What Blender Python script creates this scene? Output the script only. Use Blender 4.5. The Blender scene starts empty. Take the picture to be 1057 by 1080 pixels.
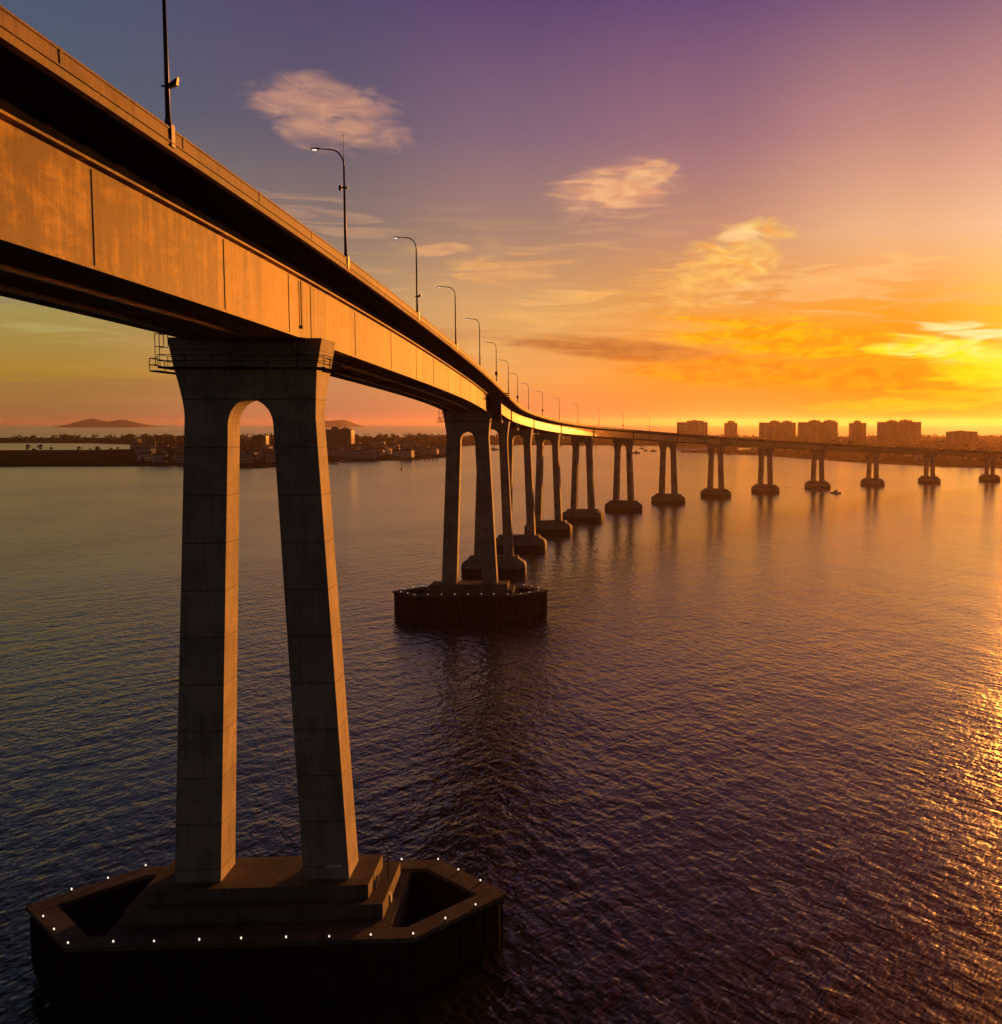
import bpy, bmesh, math, random
from math import radians, sin, cos, tan, atan, atan2, pi, exp, sqrt
from mathutils import Vector, Matrix
from mathutils.geometry import tessellate_polygon

random.seed(7)
S = bpy.context.scene
COL = S.collection
R = radians
EXPO = 1.4
GAIN = 2 ** EXPO

# ------------------------------------------------------------------ camera
CAM_H = 53.0
FPX, CXP, HORV = 1180.0, 690.0, 446.0          # focal length and main axis in photograph pixels
PITCH = atan((540 - HORV) / FPX)
cam_d = bpy.data.cameras.new('camera')
cam = bpy.data.objects.new('camera', cam_d); COL.objects.link(cam)
cam.location = (0, 0, CAM_H)
cam.rotation_euler = (pi / 2 - PITCH, 0, 0)
cam_d.sensor_fit = 'VERTICAL'
cam_d.sensor_height = 24.0
cam_d.lens = 24.0 * FPX / 1080.0
cam_d.shift_x = (1057 / 2 - CXP) / 1080.0
cam_d.clip_start = 0.5
cam_d.clip_end = 80000
S.camera = cam

# ------------------------------------------------------------------ colour helpers
def lin(c):
    c /= 255.0
    return c / 12.92 if c <= 0.04045 else ((c + 0.055) / 1.055) ** 2.4
def rgb(r, g, b, k=1.0):
    return (lin(r) * k, lin(g) * k, lin(b) * k, 1.0)

# ------------------------------------------------------------------ node helper
class NT:
    def __init__(s, tree): s.t = tree; s.n = tree.nodes; s.l = tree.links
    def new(s, kind, **kw):
        nd = s.n.new(kind)
        for k, v in kw.items(): setattr(nd, k, v)
        return nd
    def put(s, sock, v):
        if isinstance(v, bpy.types.NodeSocket): s.l.new(v, sock)
        elif v is not None: sock.default_value = v
    def m(s, op, a, b=None, c=None, clamp=False):
        nd = s.new('ShaderNodeMath', operation=op, use_clamp=clamp)
        s.put(nd.inputs[0], a); s.put(nd.inputs[1], b); s.put(nd.inputs[2], c)
        return nd.outputs[0]
    def vm(s, op, a, b=None, out=0):
        nd = s.new('ShaderNodeVectorMath', operation=op)
        s.put(nd.inputs[0], a); s.put(nd.inputs[1], b)
        return nd.outputs[out]
    def comb(s, x, y, z):
        nd = s.new('ShaderNodeCombineXYZ')
        s.put(nd.inputs[0], x); s.put(nd.inputs[1], y); s.put(nd.inputs[2], z)
        return nd.outputs[0]
    def sep(s, v):
        nd = s.new('ShaderNodeSeparateXYZ'); s.put(nd.inputs[0], v)
        return nd.outputs
    def noise(s, vec, scale, detail=3.0, rough=0.5, dim='3D', dist=0.0):
        nd = s.new('ShaderNodeTexNoise', noise_dimensions=dim)
        s.put(nd.inputs['Vector'], vec)
        nd.inputs['Scale'].default_value = scale
        nd.inputs['Detail'].default_value = detail
        nd.inputs['Roughness'].default_value = rough
        nd.inputs['Distortion'].default_value = dist
        return nd.outputs[0]
    def mix(s, f, a, b, blend='MIX'):
        nd = s.new('ShaderNodeMix', data_type='RGBA', blend_type=blend)
        s.put(nd.inputs[0], f); s.put(nd.inputs[6], a); s.put(nd.inputs[7], b)
        return nd.outputs[2]
    def smooth(s, v, a, b, lo=0.0, hi=1.0):
        nd = s.new('ShaderNodeMapRange', interpolation_type='SMOOTHSTEP')
        s.put(nd.inputs[0], v)
        nd.inputs[1].default_value = a; nd.inputs[2].default_value = b
        nd.inputs[3].default_value = lo; nd.inputs[4].default_value = hi
        return nd.outputs[0]
    def ramp(s, f, stops, interp='LINEAR'):
        nd = s.new('ShaderNodeValToRGB')
        e = nd.color_ramp.elements
        nd.color_ramp.interpolation = interp
        while len(e) < len(stops): e.new(0.5)
        for el, (p, c) in zip(e, stops):
            el.position = p
        for el, (p, c) in zip(e, stops):
            el.color = c
        s.put(nd.inputs[0], f)
        return nd.outputs[0]

def material(name, rough=0.7, spec=0.5):
    m = bpy.data.materials.new(name); m.use_nodes = True
    t = NT(m.node_tree)
    b = m.node_tree.nodes['Principled BSDF']
    b.inputs['Roughness'].default_value = rough
    b.inputs['Specular IOR Level'].default_value = spec
    return m, t, b

def simple(name, col, rough=0.7, spec=0.4, var=0.25, scale=0.6, metal=0.0):
    m, t, b = material(name, rough, spec)
    g = t.new('ShaderNodeNewGeometry')
    n = t.noise(g.outputs['Position'], scale, 4, 0.6)
    f = t.smooth(n, 0.3, 0.7)
    d = tuple(c * (1 - var) for c in col[:3]) + (1,)
    u = tuple(min(1, c * (1 + var)) for c in col[:3]) + (1,)
    t.put(b.inputs['Base Color'], t.mix(f, d, u))
    b.inputs['Metallic'].default_value = metal
    return m

# ------------------------------------------------------------------ sky
SUN_AZ, SUN_EL = R(20.2), R(2.2)
W = bpy.data.worlds.new('World'); S.world = W; W.use_nodes = True
t = NT(W.node_tree); t.n.clear()
tc = t.new('ShaderNodeTexCoord')
dirv = t.vm('NORMALIZE', tc.outputs['Generated'])
dx, dy, dz = t.sep(dirv)
DEG = 180 / pi
AZ = t.m('MULTIPLY', t.m('ARCTAN2', dx, dy), DEG)
EL = t.m('MULTIPLY', t.m('ARCSINE', dz), DEG)
dlt = t.m('ABSOLUTE', t.m('SUBTRACT', AZ, SUN_AZ * DEG))
dlt = t.m('MINIMUM', dlt, t.m('SUBTRACT', 360.0, dlt))
elp = t.m('DIVIDE', EL, 60.0, clamp=True)
ELS = [0, 2.2, 5.6, 9.4, 14, 20.5, 30, 58]
TAB = [
 (1,   [(255,160,20),(255,176,4),(255,198,60),(248,196,152),(208,152,136),(130,94,120),(196,100,88),(58,25,24)]),
 (8,   [(255,134,28),(255,144,6),(250,160,40),(234,180,134),(190,138,128),(116,84,119),(172,86,78),(48,22,22)]),
 (18,  [(250,128,66),(250,148,40),(232,156,70),(192,141,114),(152,109,122),(98,70,116),(110,64,60),(32,18,18)]),
 (27.6,[(226,124,82),(238,162,84),(220,165,102),(167,130,112),(130,102,121),(88,64,110),(62,48,48),(22,16,17)]),
 (36.8,[(190,116,86),(205,140,80),(186,150,106),(138,117,108),(100,91,110),(80,70,106),(50,48,48),(15,14,16)]),
 (49,  [(146,98,66),(172,130,48),(160,148,88),(124,118,104),(84,94,108),(72,84,114),(46,54,55),(12,13,18)]),
 (90,  [(98,78,64),(96,80,66),(82,72,64),(62,58,58),(46,46,51),(26,28,38),(16,17,24),(7,8,11)]),
 (180, [(120,110,102),(114,105,98),(100,93,90),(82,79,79),(62,60,64),(38,38,42),(18,18,22),(7,7,9)]),
]
sky = None; prev = None
for d, cols in TAB:
    c = t.ramp(elp, [(e / 60.0, rgb(*k, k=1 / GAIN)) for e, k in zip(ELS, cols)])
    sky = c if sky is None else t.mix(t.smooth(dlt, prev, d), sky, c)
    prev = d
def px(u, v):
    a = atan((u - CXP) / FPX)
    return a * DEG, atan((HORV - v) / FPX * cos(a)) * DEG
# shared cloud noises, stretched along the horizon
cv = t.comb(t.m('MULTIPLY', AZ, 1.0), t.m('MULTIPLY', EL, 2.6), 0.0)
nA = t.noise(cv, 0.5, 5, 0.5, '2D', 0.5)
cv2 = t.comb(t.m('MULTIPLY', t.m('ADD', AZ, t.m('MULTIPLY', EL, -0.8)), 0.5), t.m('MULTIPLY', EL, 4.2), 0.0)
nB = t.noise(cv2, 0.5, 4.5, 0.5, '2D', 0.7)
nF = t.noise(cv, 0.9, 4, 0.5, '2D', 0.4)
front = t.smooth(dy, 0.05, 0.2)
def cloud(sky, u, v, ru, rv, rot, col, col2, alpha, n=nA, amp=2.2, soft=(0.0, 0.9)):
    a0, e0 = px(u, v); k = DEG / FPX
    ca, sa = cos(R(rot)), sin(R(rot))
    da = t.m('SUBTRACT', AZ, a0); de = t.m('SUBTRACT', EL, e0)
    p = t.m('DIVIDE', t.m('ADD', t.m('MULTIPLY', da, ca), t.m('MULTIPLY', de, sa)), ru * k)
    q = t.m('DIVIDE', t.m('SUBTRACT', t.m('MULTIPLY', de, ca), t.m('MULTIPLY', da, sa)), rv * k)
    m = t.m('SUBTRACT', 1.0, t.m('ADD', t.m('MULTIPLY', p, p), t.m('MULTIPLY', q, q)))
    dens = t.m('ADD', m, t.m('MULTIPLY', t.m('SUBTRACT', n, 0.52), amp * 2))
    dens = t.m('MULTIPLY', t.smooth(dens, soft[0], soft[1]), t.smooth(m, -0.9, 0.3))
    dens = t.m('MULTIPLY', dens, t.m('MULTIPLY', front, alpha))
    c = t.mix(t.smooth(nF, 0.33, 0.67), rgb(*col, k=1 / GAIN), rgb(*col2, k=1 / GAIN))
    return t.mix(dens, sky, c)
# wide thin cirrus veil low in the west
veil = t.m('MULTIPLY', t.smooth(nB, 0.46, 0.72), t.m('MULTIPLY', t.smooth(EL, 1.0, 4.0), t.smooth(EL, 12.0, 6.0)))
veil = t.m('MULTIPLY', t.m('MULTIPLY', veil, 0.45), t.smooth(dlt, 60.0, 20.0))
sky = t.mix(veil, sky, rgb(240, 182, 112, 1 / GAIN))
C = [
 # u, v, ru, rv, rot, colours, alpha, noise
 (355, 130, 84, 38, -8, (210,148,122), (228,166,126), 0.75, nA, 0.9, (-0.1, 1.3)),
 (315, 108, 48, 16, 6, (176,130,122), (194,142,124), 0.5, nA, 1.1, (0.0, 1.4)),
 (320, 228, 90, 20, -4, (186,142,116), (196,150,120), 0.45, nB, 2.2),
 (650, 206, 76, 32, 8, (232,162,118), (248,186,132), 0.9, nB, 1.0, (-0.1, 1.2)),
 (690, 190, 40, 14, 20, (236,170,120), (248,190,132), 0.6, nA, 1.8),
 (474, 267, 34, 9, 8, (222,160,112), (232,172,118), 0.7, nB, 1.5),
 (545, 290, 70, 20, 6, (226,158,98), (236,170,104), 0.6, nB, 2.0),
 (600, 318, 60, 12, 3, (240,176,108), (246,186,112), 0.5, nB, 2.0),
 (768, 284, 84, 40, 26, (246,172,80), (255,206,108), 0.95, nA, 1.3, (-0.1, 1.3)),
 (780, 250, 26, 10, 10, (252,206,140), (255,220,158), 0.8, nB, 1.2, (0.0, 1.4)),
 (700, 300, 90, 20, 8, (244,176,92), (250,188,96), 0.6, nB, 2.0),
 (880, 300, 110, 26, 6, (250,190,120), (252,200,130), 0.45, nB, 2.2),
 (655, 370, 150, 14, -5, (180,102,50), (196,118,52), 0.85, nB, 0.8),
 (420, 352, 150, 10, -2, (196,130,84), (204,140,88), 0.5, nB, 1.6),
 (850, 360, 190, 28, -6, (255,184,4), (255,150,0), 0.95, nB, 1.3),
 (850, 398, 230, 22, -4, (242,128,2), (252,160,0), 0.8, nB, 1.4),
 (1010, 372, 110, 16, -7, (255,236,40), (255,246,120), 0.95, nB, 1.2),
 (1030, 350, 70, 10, -4, (255,244,170), (255,236,150), 0.8, nB, 1.6),
 (1060, 392, 90, 22, 0, (255,240,20), (255,226,0), 0.8, nB, 1.0),
 (980, 422, 130, 12, 2, (255,214,0), (255,196,0), 0.6, nB, 1.6),
 (60, 318, 120, 10, -3, (150,128,98), (140,122,100), 0.55, nB, 1.4),
 (30, 345, 60, 6, -2, (186,170,104), (176,160,96), 0.6, nB, 1.5),
 (90, 408, 160, 12, 0, (158,112,66), (150,106,66), 0.45, nB, 1.6),
 (360, 405, 120, 16, -3, (208,132,92), (196,122,90), 0.4, nB, 1.6),
 (620, 340, 170, 9, -3, (238,170,96), (244,180,100), 0.5, nB, 1.8),
]
for cl in C:
    sky = cloud(sky, *cl)
# bright air round the low sun
sd = Vector((sin(SUN_AZ) * cos(SUN_EL), cos(SUN_AZ) * cos(SUN_EL), sin(SUN_EL)))
ang = t.m('MULTIPLY', t.m('ARCCOSINE', t.m('MINIMUM', t.vm('DOT_PRODUCT', dirv, tuple(sd), out=1), 0.999999)), DEG)
g1 = t.m('EXPONENT', t.m('MULTIPLY', t.m('POWER', t.m('DIVIDE', ang, 1.9), 2.0), -1.0))
g2 = t.m('EXPONENT', t.m('MULTIPLY', t.m('POWER', t.m('DIVIDE', ang, 7.0), 2.0), -1.0))
sky = t.mix(1.0, sky, t.mix(g1, (0, 0, 0, 1), (0.26, 0.22, 0.10, 1)), 'ADD')
sky = t.mix(1.0, sky, t.mix(g2, (0, 0, 0, 1), (0.012, 0.005, 0.0, 1)), 'ADD')
nish = t.new('ShaderNodeTexSky', sky_type='NISHITA')
nish.sun_disc = False
nish.sun_elevation = SUN_EL; nish.sun_rotation = SUN_AZ
nish.air_density = 1.2; nish.dust_density = 2.0
bg1 = t.new('ShaderNodeBackground'); t.put(bg1.inputs[0], nish.outputs[0]); bg1.inputs[1].default_value = 0.0002
bg2 = t.new('ShaderNodeBackground'); t.put(bg2.inputs[0], sky); bg2.inputs[1].default_value = 1.0
ad = t.new('ShaderNodeAddShader'); t.l.new(bg1.outputs[0], ad.inputs[0]); t.l.new(bg2.outputs[0], ad.inputs[1])
wo = t.new('ShaderNodeOutputWorld'); t.l.new(ad.outputs[0], wo.inputs[0])

sun_d = bpy.data.lights.new('sun', 'SUN'); sun_d.energy = 2.4; sun_d.angle = R(0.6)
sun_d.color = (1.0, 0.31, 0.04)
sun = bpy.data.objects.new('sun', sun_d); COL.objects.link(sun)
sun.rotation_euler = (-sd).to_track_quat('-Z', 'Y').to_euler()
sun.location = (200, 600, 200)

# ------------------------------------------------------------------ mesh helpers
class MB:
    def __init__(s): s.v = []; s.f = []; s.mi = []; s.at = []
    def add(s, vs, fs, mi=0, at=None):
        o = len(s.v); s.v += [tuple(p) for p in vs]
        for f in fs: s.f.append(tuple(i + o for i in f)); s.mi.append(mi)
        s.at += list(at) if at is not None else [0.0] * len(vs)
    def box(s, x0, x1, y0, y1, z0, z1, mi=0):
        vs = [(x0,y0,z0),(x1,y0,z0),(x1,y1,z0),(x0,y1,z0),(x0,y0,z1),(x1,y0,z1),(x1,y1,z1),(x0,y1,z1)]
        s.add(vs, [(0,3,2,1),(4,5,6,7),(0,1,5,4),(1,2,6,5),(2,3,7,6),(3,0,4,7)], mi)
    def loft(s, rings, close=True, caps=True, mi=0, at=None):
        n = len(rings[0]); vs = [p for r in rings for p in r]; fs = []
        for k in range(len(rings) - 1):
            for i in range(n if close else n - 1):
                j = (i + 1) % n
                fs.append((k*n+i, k*n+j, (k+1)*n+j, (k+1)*n+i))
        if caps and close:
            fs.append(tuple(reversed(range(n)))); fs.append(tuple((len(rings)-1)*n + i for i in range(n)))
        s.add(vs, fs, mi, at)
    def prism(s, poly, z0, z1, mi=0):
        s.loft([[(x, y, z0) for x, y in poly], [(x, y, z1) for x, y in poly]], mi=mi)
    def tube(s, pts, rad, n=8, mi=0):
        pts = [Vector(p) for p in pts]
        rads = rad if isinstance(rad, (list, tuple)) else [rad] * len(pts)
        rings = []
        for i, p in enumerate(pts):
            d = (pts[min(i+1, len(pts)-1)] - pts[max(i-1, 0)]).normalized()
            a = Vector((0, 0, 1)) if abs(d.z) < 0.9 else Vector((1, 0, 0))
            u = d.cross(a).normalized(); w = d.cross(u)
            rings.append([tuple(p + (u * cos(2*pi*k/n) + w * sin(2*pi*k/n)) * rads[i]) for k in range(n)])
        s.loft(rings, mi=mi)
    def mesh(s, name, mats, smooth=False):
        me = bpy.data.meshes.new(name)
        me.from_pydata(s.v, [], s.f)
        for m in (mats if isinstance(mats, (list, tuple)) else [mats]): me.materials.append(m)
        for p, i in zip(me.polygons, s.mi): p.material_index = i; p.use_smooth = smooth
        if any(s.at):
            a = me.attributes.new('station', 'FLOAT', 'POINT')
            for i, x in enumerate(s.at): a.data[i].value = x
        bm = bmesh.new(); bm.from_mesh(me); bmesh.ops.recalc_face_normals(bm, faces=bm.faces); bm.to_mesh(me); bm.free()
        me.update()
        return me
    def build(s, name, mats, parent=None, smooth=False, loc=(0, 0, 0), rz=0.0):
        o = bpy.data.objects.new(name, s.mesh(name, mats, smooth)); COL.objects.link(o)
        o.location = loc; o.rotation_euler = (0, 0, rz)
        if parent: o.parent = parent
        return o

def empty(name, loc=(0, 0, 0), rz=0.0, parent=None):
    o = bpy.data.objects.new(name, None); COL.objects.link(o)
    o.location = loc; o.rotation_euler = (0, 0, rz); o.empty_display_size = 1
    if parent: o.parent = parent
    return o
def tag(o, label=None, cat=None, group=None, kind=None):
    if label: o['label'] = label
    if cat: o['category'] = cat
    if group: o['group'] = group
    if kind: o['kind'] = kind
    return o
def copy_tree(o, parent=None):
    c = o.copy(); COL.objects.link(c)
    if parent: c.parent = parent
    for ch in list(o.children):
        d = copy_tree(ch, c); d.matrix_parent_inverse = Matrix()
    return c

# ------------------------------------------------------------------ materials
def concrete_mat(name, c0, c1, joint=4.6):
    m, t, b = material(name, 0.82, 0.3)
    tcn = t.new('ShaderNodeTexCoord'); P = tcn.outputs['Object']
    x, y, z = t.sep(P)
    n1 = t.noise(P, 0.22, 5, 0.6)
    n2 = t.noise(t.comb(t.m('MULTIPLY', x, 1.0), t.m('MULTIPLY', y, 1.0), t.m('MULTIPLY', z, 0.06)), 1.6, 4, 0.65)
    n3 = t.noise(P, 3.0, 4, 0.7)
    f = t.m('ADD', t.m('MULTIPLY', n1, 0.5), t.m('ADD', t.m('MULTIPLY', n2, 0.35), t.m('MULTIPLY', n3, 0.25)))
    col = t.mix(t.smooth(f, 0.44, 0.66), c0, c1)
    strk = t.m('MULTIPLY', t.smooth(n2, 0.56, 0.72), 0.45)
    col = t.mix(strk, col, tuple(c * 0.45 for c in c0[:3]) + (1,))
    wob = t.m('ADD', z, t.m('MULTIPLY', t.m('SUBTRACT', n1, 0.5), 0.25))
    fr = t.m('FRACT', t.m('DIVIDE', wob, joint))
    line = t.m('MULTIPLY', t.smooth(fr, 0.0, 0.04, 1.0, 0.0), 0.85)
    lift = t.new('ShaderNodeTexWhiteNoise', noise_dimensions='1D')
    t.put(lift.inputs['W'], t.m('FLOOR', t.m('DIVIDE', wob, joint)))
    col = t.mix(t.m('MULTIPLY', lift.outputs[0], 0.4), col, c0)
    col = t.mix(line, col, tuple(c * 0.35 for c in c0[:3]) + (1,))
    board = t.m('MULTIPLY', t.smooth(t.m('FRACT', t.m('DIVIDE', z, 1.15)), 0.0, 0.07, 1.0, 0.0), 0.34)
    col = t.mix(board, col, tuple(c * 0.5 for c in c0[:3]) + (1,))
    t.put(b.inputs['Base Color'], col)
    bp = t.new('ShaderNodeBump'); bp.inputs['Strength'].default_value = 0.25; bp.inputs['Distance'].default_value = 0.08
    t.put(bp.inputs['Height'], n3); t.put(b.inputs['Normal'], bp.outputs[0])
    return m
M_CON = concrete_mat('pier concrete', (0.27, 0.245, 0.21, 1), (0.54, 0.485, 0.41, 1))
M_BASE = concrete_mat('shaded base concrete', (0.11, 0.1, 0.085, 1), (0.22, 0.195, 0.16, 1))  # copy of the pier concrete, darkened to paint in the shade at the footings
# footing: the same concrete with a dark wet band above the waterline
M_FOOT, t, b = material('footing concrete', 0.8, 0.3)
P = t.new('ShaderNodeTexCoord').outputs['Object']
z = t.sep(P)[2]
nz = t.noise(P, 0.5, 5, 0.6)
wet = t.smooth(t.m('ADD', z, t.m('MULTIPLY', nz, 0.8)), 2.3, 3.1)
t.put(b.inputs['Base Color'], t.mix(wet, (0.022, 0.02, 0.018, 1), t.mix(t.smooth(nz, 0.3, 0.7), (0.22, 0.2, 0.175, 1), (0.36, 0.33, 0.29, 1))))

def steel_mat(name, c0, c1, panel, rough, spec=0.5, buckle=0.12):
    m, t, b = material(name, rough, spec)
    at = t.new('ShaderNodeAttribute', attribute_name='station')
    s = at.outputs['Fac']
    P = t.new('ShaderNodeNewGeometry').outputs['Position']
    zz = t.sep(P)[2]
    wn = t.new('ShaderNodeTexWhiteNoise', noise_dimensions='1D')
    t.put(wn.inputs['W'], t.m('FLOOR', t.m('DIVIDE', s, panel)))
    sv = t.comb(s, t.m('MULTIPLY', zz, 1.0), 0.0)
    grime = t.noise(t.comb(t.m('MULTIPLY', s, 0.9), t.m('MULTIPLY', zz, 0.09), 0.0), 1.3, 5, 0.65, '2D')
    blot = t.noise(t.comb(t.m('MULTIPLY', s, 0.35), zz, 0.0), 0.8, 6, 0.65, '2D', 0.4)
    f = t.m('ADD', t.m('MULTIPLY', wn.outputs[0], 0.24), t.m('ADD', t.m('MULTIPLY', grime, 0.42), t.m('MULTIPLY', blot, 0.52)))
    t.put(b.inputs['Base Color'], t.mix(t.smooth(f, 0.44, 0.70), c0, c1))
    t.put(b.inputs['Roughness'], t.m('ADD', rough - 0.05, t.m('MULTIPLY', blot, 0.12 if rough > .3 else 0.02)))
    bp = t.new('ShaderNodeBump'); bp.inputs['Strength'].default_value = buckle; bp.inputs['Distance'].default_value = 0.3
    t.put(bp.inputs['Height'], t.noise(sv, 0.35, 2, 0.5, '2D')); t.put(b.inputs['Normal'], bp.outputs[0])
    return m
M_BOX = steel_mat('sunset-tinted weathered girder paint', (0.12, 0.068, 0.016, 1), (0.53, 0.345, 0.09, 1), 11.3, 0.66, 0.15)  # orange of the low sun mixed into the paint colour; blotches are weathering
M_GIR = steel_mat('glossy girder paint', (0.26, 0.18, 0.075, 1), (0.44, 0.31, 0.13, 1), 17.0, 0.215, 0.5, 0.0)  # same sunset orange mixed into the paint colour
M_DECK = steel_mat('deck edge concrete', (0.12, 0.08, 0.042, 1), (0.27, 0.19, 0.10, 1), 9.0, 0.7, 0.2)
M_SOFF = simple('shade-dark soffit steel', (0.014, 0.013, 0.0125, 1), 1.0, 0.0, 0.3, 0.3)  # near-black: the shade under the deck is painted into the colour
M_SEAM = simple('seam steel', (0.10, 0.08, 0.065, 1), 0.7, 0.3)
M_POLE = simple('lamp pole metal', (0.08, 0.075, 0.07, 1), 0.5, 0.5, 0.2, 1.5, 0.3)
M_BOXD = simple('dark equipment paint', (0.035, 0.04, 0.06, 1), 0.5, 0.5)
M_ASPH = simple('asphalt', (0.05, 0.048, 0.046, 1), 0.9, 0.3, 0.3, 0.8)
M_LINE = simple('road paint', (0.7, 0.68, 0.62, 1), 0.7, 0.3, 0.1, 0.5)
M_RAIL = simple('galvanised rail', (0.3, 0.28, 0.26, 1), 0.45, 0.5, 0.2, 2.0, 0.4)
M_WHITE = simple('white paint', (0.72, 0.72, 0.7, 1), 0.6, 0.4, 0.12, 1.0)

def emit(name, col, st):
    m, t, b = material(name)
    b.inputs['Base Color'].default_value = col
    b.inputs['Emission Color'].default_value = col
    b.inputs['Emission Strength'].default_value = st
    return m
M_LENS = emit('lamp lens', (1.0, 0.88, 0.72, 1), 0.4)
M_DOT = emit('fender lamp lens', (1.0, 0.84, 0.66, 1), 0.48)

# fender timber and cap
M_FEND, t, b = material('tarred fender boards', 0.75, 0.25)
P = t.new('ShaderNodeTexCoord').outputs['Object']
x, y, z = t.sep(P)
brd = t.m('FRACT', t.m('DIVIDE', t.m('ADD', x, t.m('MULTIPLY', y, 0.6)), 0.9))
nn = t.noise(t.comb(x, y, t.m('MULTIPLY', z, 0.2)), 1.2, 5, 0.65)
c = t.mix(t.smooth(nn, 0.35, 0.7), (0.004, 0.0035, 0.003, 1), (0.014, 0.009, 0.0075, 1))
t.put(b.inputs['Base Color'], t.mix(t.m('MULTIPLY', t.smooth(brd, 0.0, 0.08, 1.0, 0.0), 0.8), c, (0.004, 0.004, 0.004, 1)))
M_FCAP = simple('fender cap concrete', (0.13, 0.115, 0.1, 1), 0.85, 0.3, 0.35, 0.5)

# ------------------------------------------------------------------ water
M_WAT, t, b = material('harbour water', 0.17, 0.5)
b.inputs['Base Color'].default_value = (0.018, 0.018, 0.02, 1)
b.inputs['IOR'].default_value = 1.33
P = t.new('ShaderNodeNewGeometry').outputs['Position']
x, y, z = t.sep(P)
def rotv(ang, sx, sy, ox=0.0, oy=0.0):
    ca, sa = cos(R(ang)), sin(R(ang))
    xx = t.m('ADD', x, ox) if ox else x
    yy = t.m('ADD', y, oy) if oy else y
    u = t.m('ADD', t.m('MULTIPLY', xx, ca * sx), t.m('MULTIPLY', yy, -sa * sx))
    v = t.m('ADD', t.m('MULTIPLY', xx, sa * sy), t.m('MULTIPLY', yy, ca * sy))
    return t.comb(u, v, 0.0)
def height(ox, oy):
    h = None
    for ang, sx, sy, amp, det in LAY:
        n = t.m('MULTIPLY', t.noise(rotv(ang, sx, sy, ox, oy), 1.0, det, 0.52, '2D', 0.25), amp)
        h = n if h is None else t.m('ADD', h, n)
    return h
# crest direction, frequency across and along the crest, height, octaves
LAY = [(-20, 0.06, 0.022, 0.36, 1.0), (36, 0.19, 0.075, 0.26, 1.5), (-32, 0.5, 0.21, 0.205, 2.5), (18, 1.05, 0.5, 0.115, 2.5)]
EPS = 0.25
h0 = height(0, 0); hx = height(EPS, 0); hy = height(0, EPS)
gust = t.smooth(t.noise(t.comb(t.m('MULTIPLY', x, 0.006), t.m('MULTIPLY', y, 0.0032), 0.0), 1.0, 3, 0.55, '2D', 0.5), 0.3, 0.7, 0.5, 1.3)
gx = t.m('MULTIPLY', t.m('DIVIDE', t.m('SUBTRACT', h0, hx), EPS), gust)
gy = t.m('MULTIPLY', t.m('DIVIDE', t.m('SUBTRACT', h0, hy), EPS), gust)
t.put(b.inputs['Normal'], t.vm('NORMALIZE', t.comb(gx, gy, 1.0)))
wm = MB()
wm.add([(-32000, -4000, 0), (32000, -4000, 0), (32000, 32000, 0), (-32000, 32000, 0)], [(0, 1, 2, 3)])
tag(wm.build('water', M_WAT), kind='structure')

# ------------------------------------------------------------------ haze
HM = bpy.data.materials.new('haze air'); HM.use_nodes = True
t = NT(HM.node_tree); t.n.clear()
pv = t.new('ShaderNodeVolumePrincipled')
pv.inputs['Color'].default_value = (1.0, 0.7, 0.58, 1)
pv.inputs['Density'].default_value = 2.8e-5
pv.inputs['Anisotropy'].default_value = 0.82
out = t.new('ShaderNodeOutputMaterial'); t.l.new(pv.outputs[0], out.inputs['Volume'])
hb = MB(); hb.box(-33000, 33000, -4200, 33000, -4, 142)
tag(hb.build('haze', HM), kind='stuff')

# ------------------------------------------------------------------ bridge alignment
DS = 0.5
S0, S1 = -150.0, 1160.0
def heading(s):
    k = R(-3.55)
    if s > 268: k += (min(s, 447) - 268) * 1.1126e-3
    if s > 447: k += (s - 447) * 1.6684e-3
    return k
N = int((S1 - S0) / DS) + 1
LX, LY = [0.0] * N, [0.0] * N
i0 = int(-S0 / DS)
LX[i0], LY[i0] = -39.0, 106.7
for i in range(i0 + 1, N):
    h = heading(S0 + (i - .5) * DS); LX[i] = LX[i-1] + sin(h) * DS; LY[i] = LY[i-1] + cos(h) * DS
for i in range(i0 - 1, -1, -1):
    h = heading(S0 + (i + .5) * DS); LX[i] = LX[i+1] - sin(h) * DS; LY[i] = LY[i+1] - cos(h) * DS
def pos(s, off=0.0, z=0.0):
    f = max(0.0, min(N - 1.001, (s - S0) / DS)); i = int(f); f -= i
    x = LX[i] * (1 - f) + LX[i+1] * f; y = LY[i] * (1 - f) + LY[i+1] * f
    h = heading(s)
    return Vector((x + off * cos(h), y - off * sin(h), z))
KN = [(-400, 68.9), (-150, 69.0), (-70, 69.05), (-40, 69.0), (0, 68.65), (50, 67.75), (100, 66.45), (155, 64.7), (205, 62.5), (255, 60.3),
      (300, 58.5), (345, 56.8), (390, 55.0), (435, 53.3), (535, 50.0), (616, 47.2), (677, 44.5), (757, 40.9),
      (900, 34.4), (1061, 27.2), (1200, 20.9), (1400, 12)]
def top_raw(s):
    for (a, za), (c, zc) in zip(KN, KN[1:]):
        if s <= c: return za + (zc - za) * (s - a) / (c - a)
    return KN[-1][1]
def top(s):
    return sum(top_raw(s + k * 8) * w for k, w in ((-3, .08), (-2, .14), (-1, .18), (0, .2), (1, .18), (2, .14), (3, .08)))

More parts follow.
